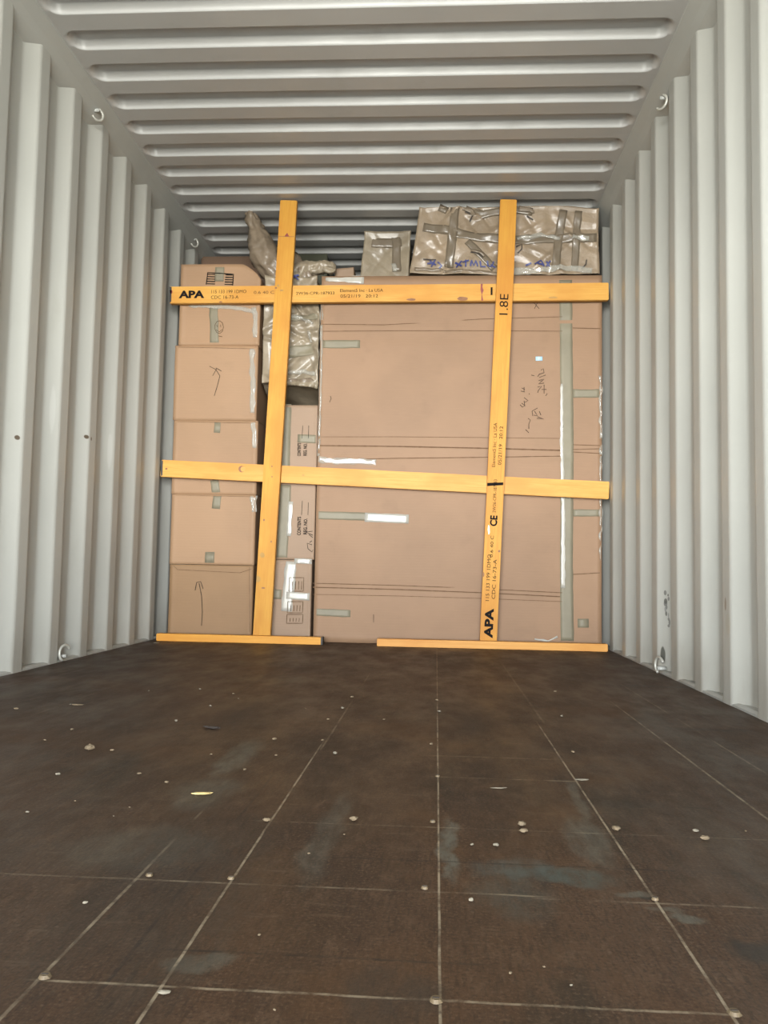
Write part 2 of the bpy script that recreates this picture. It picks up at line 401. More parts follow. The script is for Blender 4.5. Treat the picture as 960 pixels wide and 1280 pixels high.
def ring(loc, sign, label, top=True, R=.026):
    t = thing('lashing_ring', label, 'lashing ring', loc, 'lashing rings on the container rails')
    o = mesh_obj('ring_bar', torus_bm(R, .0055, math.pi*1.25, math.radians(-150 if top else 25)), M['ring'], t, True)
    o.rotation_euler = (0, 0, math.radians(55*sign if top else 75*sign))
    b = bmesh.new(); bmesh.ops.create_cone(b, cap_ends=True, segments=12, radius1=.008, radius2=.007, depth=.035, matrix=Matrix.Rotation(math.radians(90), 4, 'Y'))
    bmesh.ops.bevel(b, geom=b.edges[:], offset=.0015, segments=2, affect='EDGES')
    k_ = mesh_obj('weld_lug', b, M['rail'], t, True); k_.location = (-sign*.010, 0, .018 if top else -.012)
    return t
ring(PX(122, 143, .018), 1, 'steel lashing ring under the left top rail, nearer of the two on that side')
ring(PX(243, 303, .018), 1, 'steel lashing ring under the left top rail, far one just above the cartons')
ring(PX(827, 128, W0-.018), -1, 'steel lashing ring hanging from the right top rail')
ring((.012, 3.24, .035), 1, 'pale lashing ring standing at the foot of the left wall', False, .030)
ring((W0-.012, 3.34, .035), -1, 'scuffed lashing ring at the foot of the right wall', False, .030)

# ------------------------------------------------------------------ cargo helpers
class Box:
    """soft carton: front quad (world points TL,TR,BR,BL) swept back; disp(x,z) moves the front along Y"""
    def __init__(s, name, label, cat, quad, depth, mat, group=None, n=22, rnd=.012, disp=None, back=None, amp=.0015, freq=3., seed=0., as_part_of=None, bulge=0., lim=None, warp=None):
        if lim is None and cat == 'carton': lim = (min(quad[0].x, quad[3].x), max(quad[1].x, quad[2].x), min(quad[2].z, quad[3].z), max(quad[0].z, quad[1].z)+(.004 if name.startswith('flat') else 0))
        s.lim = lim
        s.q = [Vector(v) for v in quad]; s.seed = seed; s.amp = amp; s.freq = freq; s.rnd = rnd; s.fd = disp; s.bulge = bulge
        s.depth = depth; s.back = [Vector(v) for v in back] if back else [Vector((v.x, v.y+depth, v.z)) for v in s.q]
        s.base = Vector(((s.q[2].x+s.q[3].x)/2, s.q[3].y, min(s.q[2].z, s.q[3].z))); s.warp = warp
        if as_part_of: s.root = as_part_of
        else: s.root = thing(name, label, cat, s.base, group)
        s.inv = s.root.matrix_basis.inverted()
        bm = bmesh.new(); bmesh.ops.create_cube(bm, size=2)
        bmesh.ops.subdivide_edges(bm, edges=bm.edges[:], cuts=n, use_grid_fill=True)
        for v in bm.verts: v.co = s.inv @ s.mp(*v.co)
        bm.normal_update()
        s.o = mesh_obj('carton_body' if not as_part_of and name.endswith('carton') else ('wrapped_body' if not as_part_of else name), bm, mat, s.root, True)
    def mp(s, a, b, c):      # a: x -1..1, b: y (-1 front, 1 back), c: z
        u, v = (a+1)/2, (c+1)/2
        f = (s.q[3].lerp(s.q[2], u)).lerp(s.q[0].lerp(s.q[1], u), v)
        k = (s.back[3].lerp(s.back[2], u)).lerp(s.back[0].lerp(s.back[1], u), v)
        p = f.lerp(k, (b+1)/2)
        # round edges
        w = (s.q[1]-s.q[0]).length/2; h = (s.q[0]-s.q[3]).length/2; d = s.depth/2
        e = Vector((max(0, abs(a)*w-(w-s.rnd)), max(0, abs(b)*d-(d-s.rnd)), max(0, abs(c)*h-(h-s.rnd))))
        L = e.length
        if L > s.rnd and L > 0:
            m_ = max(e); k_ = s.rnd/L
            # pull towards the rounded shell
            ee = e*(s.rnd/L) 
            p += Vector((math.copysign(ee.x-e.x, a) if e.x else 0, math.copysign(ee.y-e.y, b) if e.y else 0, math.copysign(ee.z-e.z, c) if e.z else 0))
        ff = max(0, -b)
        p.y += s.dy(p.x, p.z)*(1 if b < -.99 else ff*.5)
        if s.bulge:
            p.x += a*s.bulge*(1-c*c)*.7; p.z += c*s.bulge*(1-a*a)*.7
        if abs(b) < .999 or True:
            nn = noise.noise_vector(Vector((p.x*s.freq+s.seed, p.y*s.freq, p.z*s.freq)))
            zz = .3 if s.amp < .0065 else 1; p.x += nn.x*s.amp*zz; p.z += nn.z*s.amp*zz
            if b > -.99: p.y += nn.y*s.amp
        if s.warp: p = s.warp(p)
        if s.lim:
            x0, x1, z0, z1 = s.lim; p = Vector((min(max(p.x, x0), x1), p.y, min(max(p.z, z0), z1)))
        return p
    def dy(s, x, z):
        u = s.uv(x, z)
        bl = -s.bulge*(1-min(1, u[0]**2))*(1-min(1, u[1]**2)) if s.bulge else 0
        r = s.amp*noise.noise(Vector((x*s.freq+s.seed, 3.1, z*s.freq)))+bl
        if s.fd: r += s.fd(x, z)
        return r
    def uv(s, x, z):
        cx = sum(v.x for v in s.q)/4; cz = sum(v.z for v in s.q)/4
        w = (s.q[1]-s.q[0]).length/2; h = (s.q[0]-s.q[3]).length/2
        return ((x-cx)/w, (z-cz)/h)
    def surf(s, x, z): return s.q[0].y + s.dy(x, z)
    def px(s, x, y, out=.0015):
        p = P(x, y, s.q[0].y); p.y = s.surf(p.x, p.z)-out; return p
    # strip following the surface through pixel points
    def strip(s, name, pts, w, mat, out=.0016, label=None, jit=0., parent=None, seg=.02):
        L = [P(x, y, s.q[0].y) for x, y in pts]; path = []
        for a, b in zip(L, L[1:]):
            n = max(1, int((b-a).length/seg))
            for i in range(n): path.append(a.lerp(b, i/n))
        path.append(L[-1]); bm = bmesh.new(); rows = []
        ws = w if isinstance(w, (tuple, list)) else (w, w)
        for i, p in enumerate(path):
            t = path[min(i+1, len(path)-1)]-path[max(i-1, 0)]; t.y = 0
            if t.length < 1e-9: t = Vector((1, 0, 0))
            t.normalize(); nn = Vector((-t.z, 0, t.x)); f = i/max(1, len(path)-1); wd = ws[0]+(ws[1]-ws[0])*f
            row = []
            m_ = 4 if max(ws) > .02 else 1
            for j in range(m_+1):
                k_ = j/m_-.5; jj = jit*noise.noise(Vector((p.x*25, j*3, p.z*25)))
                qq = p+nn*(k_*wd+jj); qq.y = s.surf(qq.x, qq.z)-out; row.append(bm.verts.new(s.inv @ qq))
            rows.append(row)
        for a, b in zip(rows, rows[1:]):
            for j in range(len(a)-1): bm.faces.new((a[j], a[j+1], b[j+1], b[j]))
        bmesh.ops.recalc_face_normals(bm, faces=bm.faces)
        for f_ in bm.faces:
            if f_.normal.y > 0: f_.normal_flip()
        ext = bmesh.ops.solidify(bm, geom=bm.faces[:], thickness=-.0004) if False else None
        o = mesh_obj(name, bm, mat, parent or s.root, True)
        so = o.modifiers.new('thick', 'SOLIDIFY'); so.thickness = .0004; so.offset = -1
        if label: o['label'] = label
        return o
    def strokes(s, name, lines, w, mat, out=.0022, label=None):
        """pen strokes (pixel polylines) as one marking"""
        if len(lines) > 1 and name in ('fold_crease', 'edge_crease', 'torn_edge'):
            for l in lines: s.strokes(name, [l], w, mat, out, label)
            return
        bm = bmesh.new()
        for pts in lines:
            L = [P(x, y, s.q[0].y) for x, y in pts]; path = []
            for a, b in zip(L, L[1:]):
                n = max(1, int((b-a).length/.015))
                for i in range(n): path.append(a.lerp(b, i/n))
            path.append(L[-1]); prev = None
            for i, p in enumerate(path):
                t = path[min(i+1, len(path)-1)]-path[max(i-1, 0)]; t.y = 0
                if t.length < 1e-9: t = Vector((1, 0, 0))
                t.normalize(); nn = Vector((-t.z, 0, t.x))*w/2*(1+.4*noise.noise(p*60)); row = []
                for sg in (-1, 1):
                    qq = p+nn*sg; qq.y = s.surf(qq.x, qq.z)-out; row.append(bm.verts.new(s.inv @ qq))
                if prev: bm.faces.new((prev[0], prev[1], row[1], row[0]))
                prev = row
        for f_ in bm.faces: f_.normal_update()
        for f_ in bm.faces:
            if f_.normal.y > 0: f_.normal_flip()
        o = mesh_obj(name, bm, mat, s.root)
        if label: o['label'] = label
        return o
    def text(s, name, string, px, py, length, height, ang, mat, bold=0., label=None, out=.0022):
        """text centred at pixel (px,py); ang = degrees CCW of the reading direction"""
        c = P(px, py, s.q[0].y); bm = text_bm(string, length, height, bold); a = math.radians(ang)
        for v in bm.verts:
            x, z = v.co.x*math.cos(a)-v.co.y*math.sin(a), v.co.x*math.sin(a)+v.co.y*math.cos(a)
            x += c.x; z += c.z; v.co = s.inv @ Vector((x, s.surf(x, z)-out, z))
        o = mesh_obj(name, bm, mat, s.root)
        if label: o['label'] = label
        return o

def text_bm(string, length, height, bold=0.):
    cu = bpy.data.curves.new('lettering', 'FONT'); cu.body = string; cu.align_x = 'CENTER'; cu.align_y = 'CENTER'; cu.offset = bold; cu.resolution_u = 3
    o = bpy.data.objects.new('lettering', cu); C.objects.link(o)
    dg = bpy.context.evaluated_depsgraph_get(); me = bpy.data.meshes.new_from_object(o.evaluated_get(dg))
    bm = bmesh.new(); bm.from_mesh(me); bpy.data.objects.remove(o); bpy.data.curves.remove(cu); bpy.data.meshes.remove(me)
    x0 = min(v.co.x for v in bm.verts); x1 = max(v.co.x for v in bm.verts); y0 = min(v.co.y for v in bm.verts); y1 = max(v.co.y for v in bm.verts)
    for v in bm.verts: v.co = Vector(((v.co.x-(x0+x1)/2)*length/(x1-x0), (v.co.y-(y0+y1)/2)*height/(y1-y0), 0))
    return bm

def quad(a, b, c, d, Y): return [P(*a, Y), P(*b, Y), P(*c, Y), P(*d, Y)]
def rect(x0, x1, z0, z1, Y, g=.0012): return [Vector((x0, Y, z1-g)), Vector((x1, Y, z1-g)), Vector((x1, Y, z0+g)), Vector((x0, Y, z0+g))]
def zat(x, y): return P(x, y, 4.372).z
def ground(q):   # let the lower corners stand on the floor
    q[2].z = .003; q[3].z = .003; return q

# ------------------------------------------------------------------ left stack of cartons
YC = 4.372
SM = {'kd': 'cartons in the tall stack by the left wall'}
ZA = [zat(266, 706), zat(268, 618), zat(268, 525.5), zat(268, 432)]
G1 = 'cartons in the tall stack by the left wall'
def dz_fold(z0, d=.004, w=.012):
    return lambda x, z: d*math.exp(-((z-z0)/w)**2)
a1 = Box('shipping_carton', 'plain tan carton on the floor, lowest of the left stack, with a hooked pen line', 'carton',
         rect(.058, .503, .001, ZA[0], YC), .55, M['card_e'], G1, seed=1, amp=.004)
a2 = Box('shipping_carton', 'tan carton second from the floor in the left stack, short tape at top and bottom', 'carton',
         rect(.055, .506, ZA[0], ZA[1], YC-.001), .55, M['card_a'], G1, seed=2, amp=.003)
a3 = Box('shipping_carton', 'tan carton crossed by the middle wooden bar in the left stack', 'carton',
         rect(.050, .505, ZA[1], ZA[2], YC+.003), .55, M['card_a'], G1, seed=3, amp=.003)
a4 = Box('shipping_carton', 'tan carton just above the middle bar in the left stack, slanted pen arrow on front', 'carton',
         rect(.044, .494, ZA[2], ZA[3], YC+.001), .55, M['card_a'], G1, seed=4, amp=.004)
def warp5(p):
    # sagging right-hand shoulder of the top carton
    x0 = P(297, 340, YC).x; x1 = P(328, 340, YC).x; zt = P(297, 331, YC).z
    if p.x > x0 and p.z > zt-.22:
        t = (p.x-x0)/(x1-x0); f = (p.z-(zt-.22))/.22
        p = p.copy(); p.z -= .085*(t**1.8)*max(0, f)
    return p
a5 = Box('shipping_carton', 'topmost tan carton of the left stack with sagging corner and printed bars', 'carton',
         rect(.062, .500, ZA[3], zat(260, 331), YC-.004), .5, M['card_a'], G1, seed=5, amp=.005, warp=warp5, rnd=.02)
a1.strokes('pen_line', [[(244, 738), (246, 728), (251, 727), (254, 736)], [(249, 729), (252, 745), (253, 765), (252, 782)]], .004, M['pen'])
a1.strokes('edge_crease', [[(217, 707), (222, 712), (300, 716), (315, 711)], [(312, 707), (312, 790)]], .0025, M['crease'])
a2.strip('tape', [(272, 618), (270, 636)], .045, M['tape'], jit=.004)
a2.strip('tape', [(262, 690), (262, 704)], .050, M['tape'], jit=.004)
a3.strip('tape', [(272, 528), (271, 541)], .034, M['tape'], jit=.003)
a3.strip('tape', [(268, 600), (270, 616)], .044, M['tape'], jit=.003)
a4.strokes('pen_line', [[(262, 458), (270, 462), (275, 470), (272, 482), (268, 495)], [(270, 460), (277, 464)], [(271, 461), (266, 470)]], .0035, M['pen'])
a5.strip('tape', [(267, 384), (268, 429)], .046, M['tape'], jit=.004)
a5.strokes('smiley_stamp', [[(274+5.5*math.cos(t*.7), 409+8*math.sin(t*.7)) for t in range(10)], [(271, 406), (272, 409)], [(276, 406), (276, 409)], [(270, 412), (274, 415), (278, 412)], [(273, 420), (278, 421)]], .003, M['inkb'])
bars = []
for i in range(5):
    y = 343+i*3.0; bars += [[(259, y), (269, y+.3)], [(282-i*.3, y+.8), (291, y+1)]]
bars += [[(258, 356), (260, 341), (292, 343), (291, 357)]]
a5.strokes('printed_bars', bars, .0055, M['ink'])
a5.strip('tape', [(275, 332), (274, 352)], .05, M['tape'], jit=.003)
for bx, pts in ((a5, [(318, 384), (320, 400), (319, 422)]), (a4, [(315, 436), (316, 470), (316, 500), (315, 516)]), (a3, [(317, 528), (319, 560)]), (a2, [(317, 620), (318, 640)])):
    bx.strip('stretch_film', pts, .028, M['film'], out=.003, jit=.012, seg=.01, label='crinkled clear film on the carton edge')
a5.strip('stretch_film', [(236, 381), (262, 383), (300, 386), (320, 389)], .022, M['film'], out=.003, jit=.010, seg=.01)
for bx, q in ((a4, (219, 434)), (a3, (219, 527)), (a2, (219, 619))):
    bx.strokes('edge_crease', [[(q[0], q[1]), (q[0]+98, q[1]+2)]], .0022, M['crease'])

# ------------------------------------------------------------------ narrow column of cartons
G2 = 'narrow cartons in the column beside the left upright'
b3 = Box('narrow_carton', 'narrow carton with sideways printing, upper one behind the middle bar', 'carton',
         rect(.562, .822, zat(362, 602), zat(366, 505), YC+.03), .5, M['card_b'], G2, seed=11, amp=.003)
b2 = Box('narrow_carton', 'narrow carton printed with contents lines and a pen scrawl, just under the middle bar', 'carton',
         rect(.556, .824, zat(360, 699.5), zat(362, 602), YC+.005), .5, M['card_b'], G2, seed=12, amp=.003)
b1 = Box('narrow_carton', 'narrow carton at floor level behind the left upright with boxed print under shiny tape', 'carton',
         rect(.553, .814, .001, zat(360, 699.5), YC+.005), .5, M['card_b'], G2, seed=13, amp=.003)
b3.strip('tape', [(353, 505), (350, 600)], .100, M['tape'], jit=.003)
b3.strip('tape', [(372, 548), (396, 549)], .045, M['tape'])
b3.text('printed_text', 'CONTENTS', 374, 562, .070, .019, 90, M['ink'], .03)
b3.text('printed_text', 'REG. NO.', 381.5, 562, .066, .019, 90, M['ink'], .03)
b3.strokes('printed_lines', [[(378.5, 532), (377.5, 548)], [(386, 532), (385.5, 548)]], .0025, M['ink'])
b2.strip('tape', [(357, 606), (352, 698)], .060, M['tape'], jit=.003)
b2.strip('painted_glare_tape', [(364, 627), (361, 670)], .022, M['tape_glare'], out=.003, jit=.006)
b2.text('printed_text', 'CONTENTS', 374, 657.5, .098, .020, 90, M['ink'], .03)
b2.text('printed_text', 'REG. NO.', 381.8, 658, .084, .020, 90, M['ink'], .03)
b2.strokes('printed_lines', [[(378, 626), (377, 644)], [(385.5, 628), (385, 644)]], .0025, M['ink'])
b2.strokes('pen_scrawl', [[(391, 664), (382, 665), (391, 669)], [(391, 672), (386, 668)], [(390, 681), (384, 679), (385, 686), (390, 690), (392, 686)], [(390, 676), (387, 678)]], .0032, M['ink'])
b2.strip('printed_text', [(349, 622), (348, 636)], .012, M['inkb'])
b1.strip('painted_glare_tape', [(364, 702), (358, 764)], .058, M['tape_glare'], out=.003, jit=.006, label='clear tape down the carton with its white glare painted in')
b1.strip('painted_glare_tape', [(358, 744), (387, 746)], .038, M['tape_glare'], out=.0042, jit=.003)
b1.strip('painted_glare_tape', [(368, 701), (390, 702)], .028, M['tape_glare'], out=.0042, jit=.003)
b1.strip('tape', [(330, 742), (352, 743)], .05, M['tape'])
bx = []
for (x0, y0, x1, y1) in ((362, 722, 380, 739), (360, 752, 379, 766), (359, 768, 379, 779)):
    bx.append([(x0, y0), (x1, y0), (x1-.7, y1), (x0-.7, y1), (x0, y0)])
    for i in range(4): bx.append([(x0+4+i*3.8, y0+4.5), (x0+3.6+i*3.8, y1-2)])
b1.strokes('printed_boxes', bx, .003, M['inkb'], out=.005)

# ------------------------------------------------------------------ big flat carton
def bigdisp(x, z):
    d = 0
    for (z0, a, w) in ((zc[0], .006, .010), (zc[1], .004, .014), (zc[2], .005, .008), (zc[3], .005, .008), (zc[4], .003, .01), (zc[5], .003, .008)):
        d += a*math.exp(-((z-z0-.006*noise.noise(Vector((x*3, z0, 0))))/w)**2)
    return d
zc = [P(560, y, YC).z for y in (402, 548, 568, 735, 745, 420)]
big = Box('flat_carton', 'very large flat brown carton filling the right two thirds of the load', 'carton',
          rect(.832, 2.318, .001, 1.951, YC), .62, M['card'], n=60, seed=21, amp=.006, freq=1.6, disp=bigdisp)
for y0, dy_, t in ((399, 3, .0028), (413, 1, .0028), (545, 3, .0025), (556, 7, .006), (574, -4, .0035), (728, 13, .0035), (733, 13, .0045), (742, 10, .0025)):
    pts = [(403 if y0 < 500 else 399 if y0 < 600 else 391, y0+1), (500, y0+dy_*.3), (600, y0+dy_*.6), (703, y0+dy_)]
    if y0 == 399: pts = [(403, 405), (480, 406), (600, 399), (703, 396)]
    big.strokes('fold_crease', [pts], t, M['crease'])
big.strokes('fold_crease', [[(716, 556), (751, 557)], [(716, 562), (751, 561)], [(716, 718), (751, 716)], [(716, 410), (751, 411)], [(716, 565), (751, 567)]], .0035, M['crease'])
T = big.strip('tape', [(707, 350), (708, 470), (709, 560), (708, 700), (709, 801)], .066, M['tape'], out=.0022, jit=.002, label='wide grey tape running the full height')
big.strip('painted_glare_tape', [(702, 480), (702, 560), (704, 640), (704, 735)], (.012, .022), M['tape_glare'], out=.0032, jit=.006, label='painted white glare along the edge of the tape')  # pale strip painting the glare on the tall tape
big.strip('tape', [(403, 430), (450, 430)], .042, M['tape'], jit=.003)
big.strip('tape', [(395, 644), (470, 646)], .042, M['tape'], jit=.002)
big.strip('painted_glare_tape', [(456, 646.5), (511, 649)], .048, M['tape_glare'], out=.0032, jit=.003, label='end of the clear tape with its white glare painted in')
big.strip('tape', [(392, 765), (438, 767)], .038, M['tape'], jit=.003)
big.strip('tape', [(716, 492), (750, 492)], .044, M['tape'], jit=.003)
big.strip('tape', [(716, 641), (750, 641)], .036, M['tape'], jit=.003)
big.strip('tape', [(722, 779), (736, 779)], .045, M['tape'])
big.strip('painted_glare_tape', [(407, 349), (455, 350)], (.018, .05), M['tape_glare'], out=.003, jit=.008, label='crumpled clear tape on the top left corner')
big.strip('stretch_film', [(398, 574), (420, 577), (440, 576), (470, 579)], .030, M['film'], out=.003, jit=.012, seg=.01)
big.strip('stretch_film', [(750.5, 470), (751, 560), (751, 620), (751, 700)], .012, M['film'], out=.003, jit=.012, seg=.01)
big.strip('painted_glare_tape', [(668, 799), (685, 801), (697, 796)], .008, M['tape_glare'], out=.004, jit=.006)
big.strip('stretch_film', [(402, 380), (401, 470), (398, 570)], .014, M['film'], out=.003, jit=.006)
big.strip('sticker', [(669.5, 448.5), (678, 448.5)], .022, M['stick'], out=.003, label='small pale blue sticker')
def tr(l, x0, y0, s): return [[(x0+a*s, y0+b*s) for a, b in p] for p in l]
hand = [[(676, 463), (679, 461), (680, 466), (674, 468), (672, 471)], [(674, 472), (682, 469)], [(673, 476), (680, 474), (673, 480), (680, 479)], [(668, 470), (664, 469)],
        [(672, 484), (677, 483), (673, 488), (672, 491)], [(680, 481), (680, 492)], [(677, 487), (683, 487)], [(684, 492), (682, 495)],
        [(652, 485), (656, 487)], [(655, 484), (655, 489)], [(651, 489), (656, 490)], [(655, 497), (660, 501), (656, 503)], [(661, 492), (662, 493)], [(652, 504), (656, 507), (653, 509), (650, 506)],
        [(672, 510), (665, 514), (666, 520)], [(668, 514), (672, 520), (667, 519)], [(672, 521), (680, 524), (671, 523)], [(660, 523), (663, 525), (661, 530), (661, 536)], [(657, 537), (661, 541)], [(655, 501), (656, 508)], [(674, 514), (676, 519)]]
big.strokes('pen_writing', hand, .0036, M['pen'])
big.strokes('pen_writing', [[(412, 503), (414, 498), (413, 495)], [(668, 386), (672, 378), (669, 374)], [(667, 378), (674, 386)], [(467, 768), (467, 778)]], .003, M['pen'])

# ------------------------------------------------------------------ things on top and behind
def crumple(a, f, seed, cx0, cx1, cz0, cz1):
    rr = random.Random(seed); F_ = []
    for i in range(60):
        t = rr.choice((rr.uniform(0, 3.14), rr.uniform(-.3, .3)+.7, rr.uniform(-.3, .3)+2.3))
        F_.append((rr.uniform(cx0, cx1), rr.uniform(cz0, cz1), math.cos(t), math.sin(t), rr.uniform(.06, .2), rr.uniform(.012, .035), rr.uniform(-1, 1)))
    def g(x, z):
        e = 0
        for (px, pz, ca, sa, ln, w_, h) in F_:
            u = (x-px)*ca+(z-pz)*sa
            if abs(u) < ln:
                dd = abs(-(x-px)*sa+(z-pz)*ca)
                if dd < w_: e += h*(1-dd/w_)*(1-abs(u)/ln)
        v = Vector((x*f+seed, 1.7, z*f))
        return a*.9*e+a*.6*noise.noise(v*.5)
        r = noise.ridged_multi_fractal(v, .9, 2.1, 3, 1.0, 2.0)
        return a*(r-1.0)*.7+a*.7*noise.noise(v*.5)
    return g
ZT = big.q[0].z
qd = quad((527, 256), (746, 263), (748, 346), (513, 341), YC+.02)
for v in qd: v.z = min(v.z, 2.325)
qd[2].z = ZT+.030; qd[3].z = ZT+.034
bkq = [Vector((qd[0].x-.01, YC+.75, 2.30)), Vector((qd[1].x, YC+.75, 2.30)), Vector((qd[2].x, YC+.75, ZT+.035)), Vector((qd[3].x, YC+.75, ZT+.035))]
def warpd(p):
    x0, x1 = P(513, 300, YC).x, P(748, 300, YC).x
    t = (p.x-x0)/(x1-x0); p = p.copy()
    b = math.sin(math.pi*min(1, max(0, t)))
    if p.z > 2.12: p.z += .020*b*(p.z-2.12)/.18
    else: p.z -= .012*b*(2.12-p.z)/.16
    p.z = min(p.z, 2.338)
    return p
D = Box('wrapped_package', 'large paper package wrapped in clear film and brown tape, on top of the flat carton', 'package', qd, .75, M['kraft'], n=90, rnd=.02, amp=.007, freq=6, seed=31, disp=crumple(.018, 5.5, 3, 1.3, 2.3, 1.97, 2.33), back=bkq, warp=warpd, lim=(qd[3].x-.004, qd[2].x+.006, ZT+.010, 2.338))
D.strip('tape', [(529, 284), (560, 289), (600, 297), (640, 300), (690, 298), (746, 297)], .048, M['tape_k'], out=.004, jit=.004, label='brown tape band around the package')
D.strip('tape', [(569, 260), (566, 290), (561, 334)], .048, M['tape_k'], out=.005, jit=.003)
D.strip('tape', [(704, 263), (698, 300), (694, 338)], .044, M['tape_k'], out=.005, jit=.003)
D.strip('tape', [(723, 264), (720, 300), (718, 338)], .040, M['tape_k'], out=.005, jit=.003)
D.strip('tape', [(582, 262), (602, 268), (640, 262), (665, 266)], .040, M['tape_k'], out=.006, jit=.004)
D.strip('tape', [(584, 302), (600, 318), (618, 336)], .040, M['tape_k'], out=.006, jit=.004)
D.strip('tape', [(556, 258), (552, 266)], .05, M['tape_k'], out=.006, jit=.004)
D.strip('torn_flap', [(578, 262), (589, 264), (592, 270)], (.010, .030), M['kraft_d'], out=.012, jit=.004, seg=.008)
D.strip('torn_flap', [(648, 262), (663, 264), (666, 268)], (.030, .012), M['kraft_d'], out=.012, jit=.004, seg=.008)
D.strip('torn_flap', [(589, 314), (600, 316), (606, 321)], (.008, .020), M['kraft_d'], out=.012, jit=.004, seg=.008)
D.strip('stretch_film', [(640, 339), (670, 339), (700, 335), (740, 338)], .030, M['film'], out=.009, jit=.014, seg=.01, label='glossy film along the bottom edge')
D.strip('stretch_film', [(646, 299), (675, 294), (700, 298)], .020, M['film'], out=.010, jit=.012, seg=.01)
D.strip('stretch_film', [(715, 297), (736, 299)], .026, M['film'], out=.010, jit=.012, seg=.008)
D.strip('stretch_film', [(518, 336), (560, 339), (620, 341), (640, 341)], .018, M['kraft_d'], out=.004, jit=.008, seg=.01)
mk = [[(569, 328), (577, 334)], [(577, 327), (570, 335)], [(582, 326), (582, 335)], [(578, 329), (586, 327)], [(588, 334), (589, 327), (592, 333), (595, 327), (597, 334)],
      [(600, 327), (601, 334), (607, 334)], [(609, 327), (610, 333), (614, 334), (617, 327)], [(613, 331), (619, 335)],
      [(537, 326), (545, 332)], [(544, 325), (539, 334)], [(547, 328), (552, 333), (549, 336)], [(534, 330), (541, 329)],
      [(668, 331), (676, 326), (680, 333)], [(672, 330), (678, 331)], [(683, 327), (687, 333)], [(688, 326), (683, 333)], [(657, 332), (664, 329)]]
D.strokes('marker_writing', mk, .0085, M['blue'], out=.008, label='blue marker letters')
D.strokes('torn_edge', [[(645, 309), (652, 306), (652, 312), (647, 317)], [(582, 265), (591, 270), (587, 277)], [(658, 271), (666, 276)], [(588, 316), (598, 318), (604, 323)], [(728, 335), (732, 331), (733, 325)], [(529, 325), (545, 325)]], .006, M['chipd'], out=.009)

q = quad((460, 293), (509, 290), (509, 342), (452, 342), 4.62)
q[2].z = q[3].z = ZT+.012
E_ = Box('wrapped_package', 'smaller grey brown wrapped package at the left of the large one', 'package', q, .28, M['kraft_g'], n=26, rnd=.05, amp=.008, freq=5, seed=41, lim=(.9, qd[3].x-.008, ZT+.006, 2.3), disp=crumple(.009, 5, 9, 1.0, 1.4, 1.95, 2.25))
E_.strip('tape', [(462, 303), (480, 304), (502, 302)], .055, M['tape_k'], out=.004, jit=.004)
E_.strip('tape', [(495, 294), (496, 340)], .050, M['tape_k'], out=.005, jit=.004)
E_.strip('stretch_film', [(492, 330), (494, 340)], .025, M['film'], out=.007, jit=.008, seg=.008)
q = quad((419, 336.5), (449, 334), (450, 344), (419, 344), 4.55); q[2].z = q[3].z = ZT+.004
Fb = Box('small_carton', 'low brown carton lying on the big flat carton beside the grey package', 'carton', q, .25, M['card_b'], n=10, seed=51, rnd=.006, lim=(.85, .985, ZT+.005, 2.1))

def stand(name, label, x0, x1, ytop, Y, depth, mat, seed):
    a, b = P(x0, ytop, Y), P(x1, ytop, Y); c_ = Vector((b.x, Y, .003)); d_ = Vector((a.x, Y, .003))
    b.z = a.z
    return Box(name, label, 'carton', [a, b, c_, d_], depth, mat, n=16, seed=seed, amp=.004)
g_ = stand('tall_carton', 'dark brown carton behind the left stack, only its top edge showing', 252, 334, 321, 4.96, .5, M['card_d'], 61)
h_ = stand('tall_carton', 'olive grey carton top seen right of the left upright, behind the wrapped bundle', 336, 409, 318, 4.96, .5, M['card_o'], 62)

# ------------------------------------------------------------------ wrapped bundle with projecting legs
WB = thing('wrapped_furniture', 'paper and film wrapped furniture with two legs sticking up, wedged above the narrow cartons', 'furniture', P(365, 487, YC+.04))
q = quad((330, 350), (397, 350), (397, 482), (325, 476), YC+.04)
zb3 = b3.q[0].z
bk = [v+Vector((0, .45, 0)) for v in q]; bk[2].z = bk[3].z = zb3+.012
def warpw(p):
    p = p.copy(); c = P(365, 420, YC)
    if p.z > P(365, 395, YC).z: p.x -= (p.x-c.x)*.12*min(1, (p.z-P(365, 395, YC).z)/.12)
    return p
WBx = Box('wrapped_body', '', '', q, .45, M['kraft_g'], n=70, rnd=.045, amp=.010, freq=7, seed=71, disp=crumple(.024, 6.5, 21, .52, .83, 1.33, 1.95), back=bk, as_part_of=WB, warp=warpw, lim=(.515, .822, zb3+.004, 2.1))
WBx.strip('tape', [(358, 440), (398, 436)], .06, M['tape'], out=.005, jit=.004)
WBx.strip('tape', [(360, 399), (398, 396)], .03, M['tape'], out=.007, jit=.006)
WBx.strip('stretch_film', [(360, 395), (375, 398), (392, 405)], .02, M['film'], out=.012, jit=.012, seg=.008)
WBx.strip('stretch_film', [(358, 466), (380, 465), (395, 470)], .02, M['film'], out=.010, jit=.012, seg=.008)
WBx.strip('stretch_film', [(358, 479), (380, 476), (398, 482)], .03, M['kraft_d'], out=.008, jit=.012, seg=.008)
WBx.strip('stretch_film', [(386, 415), (390, 428)], .016, M['film'], out=.010, jit=.008, seg=.008)
WBx.strokes('marker_writing', [[(365, 352), (371, 349), (374, 352)], [(367, 349), (375, 347)]], .008, M['blue'], out=.035)
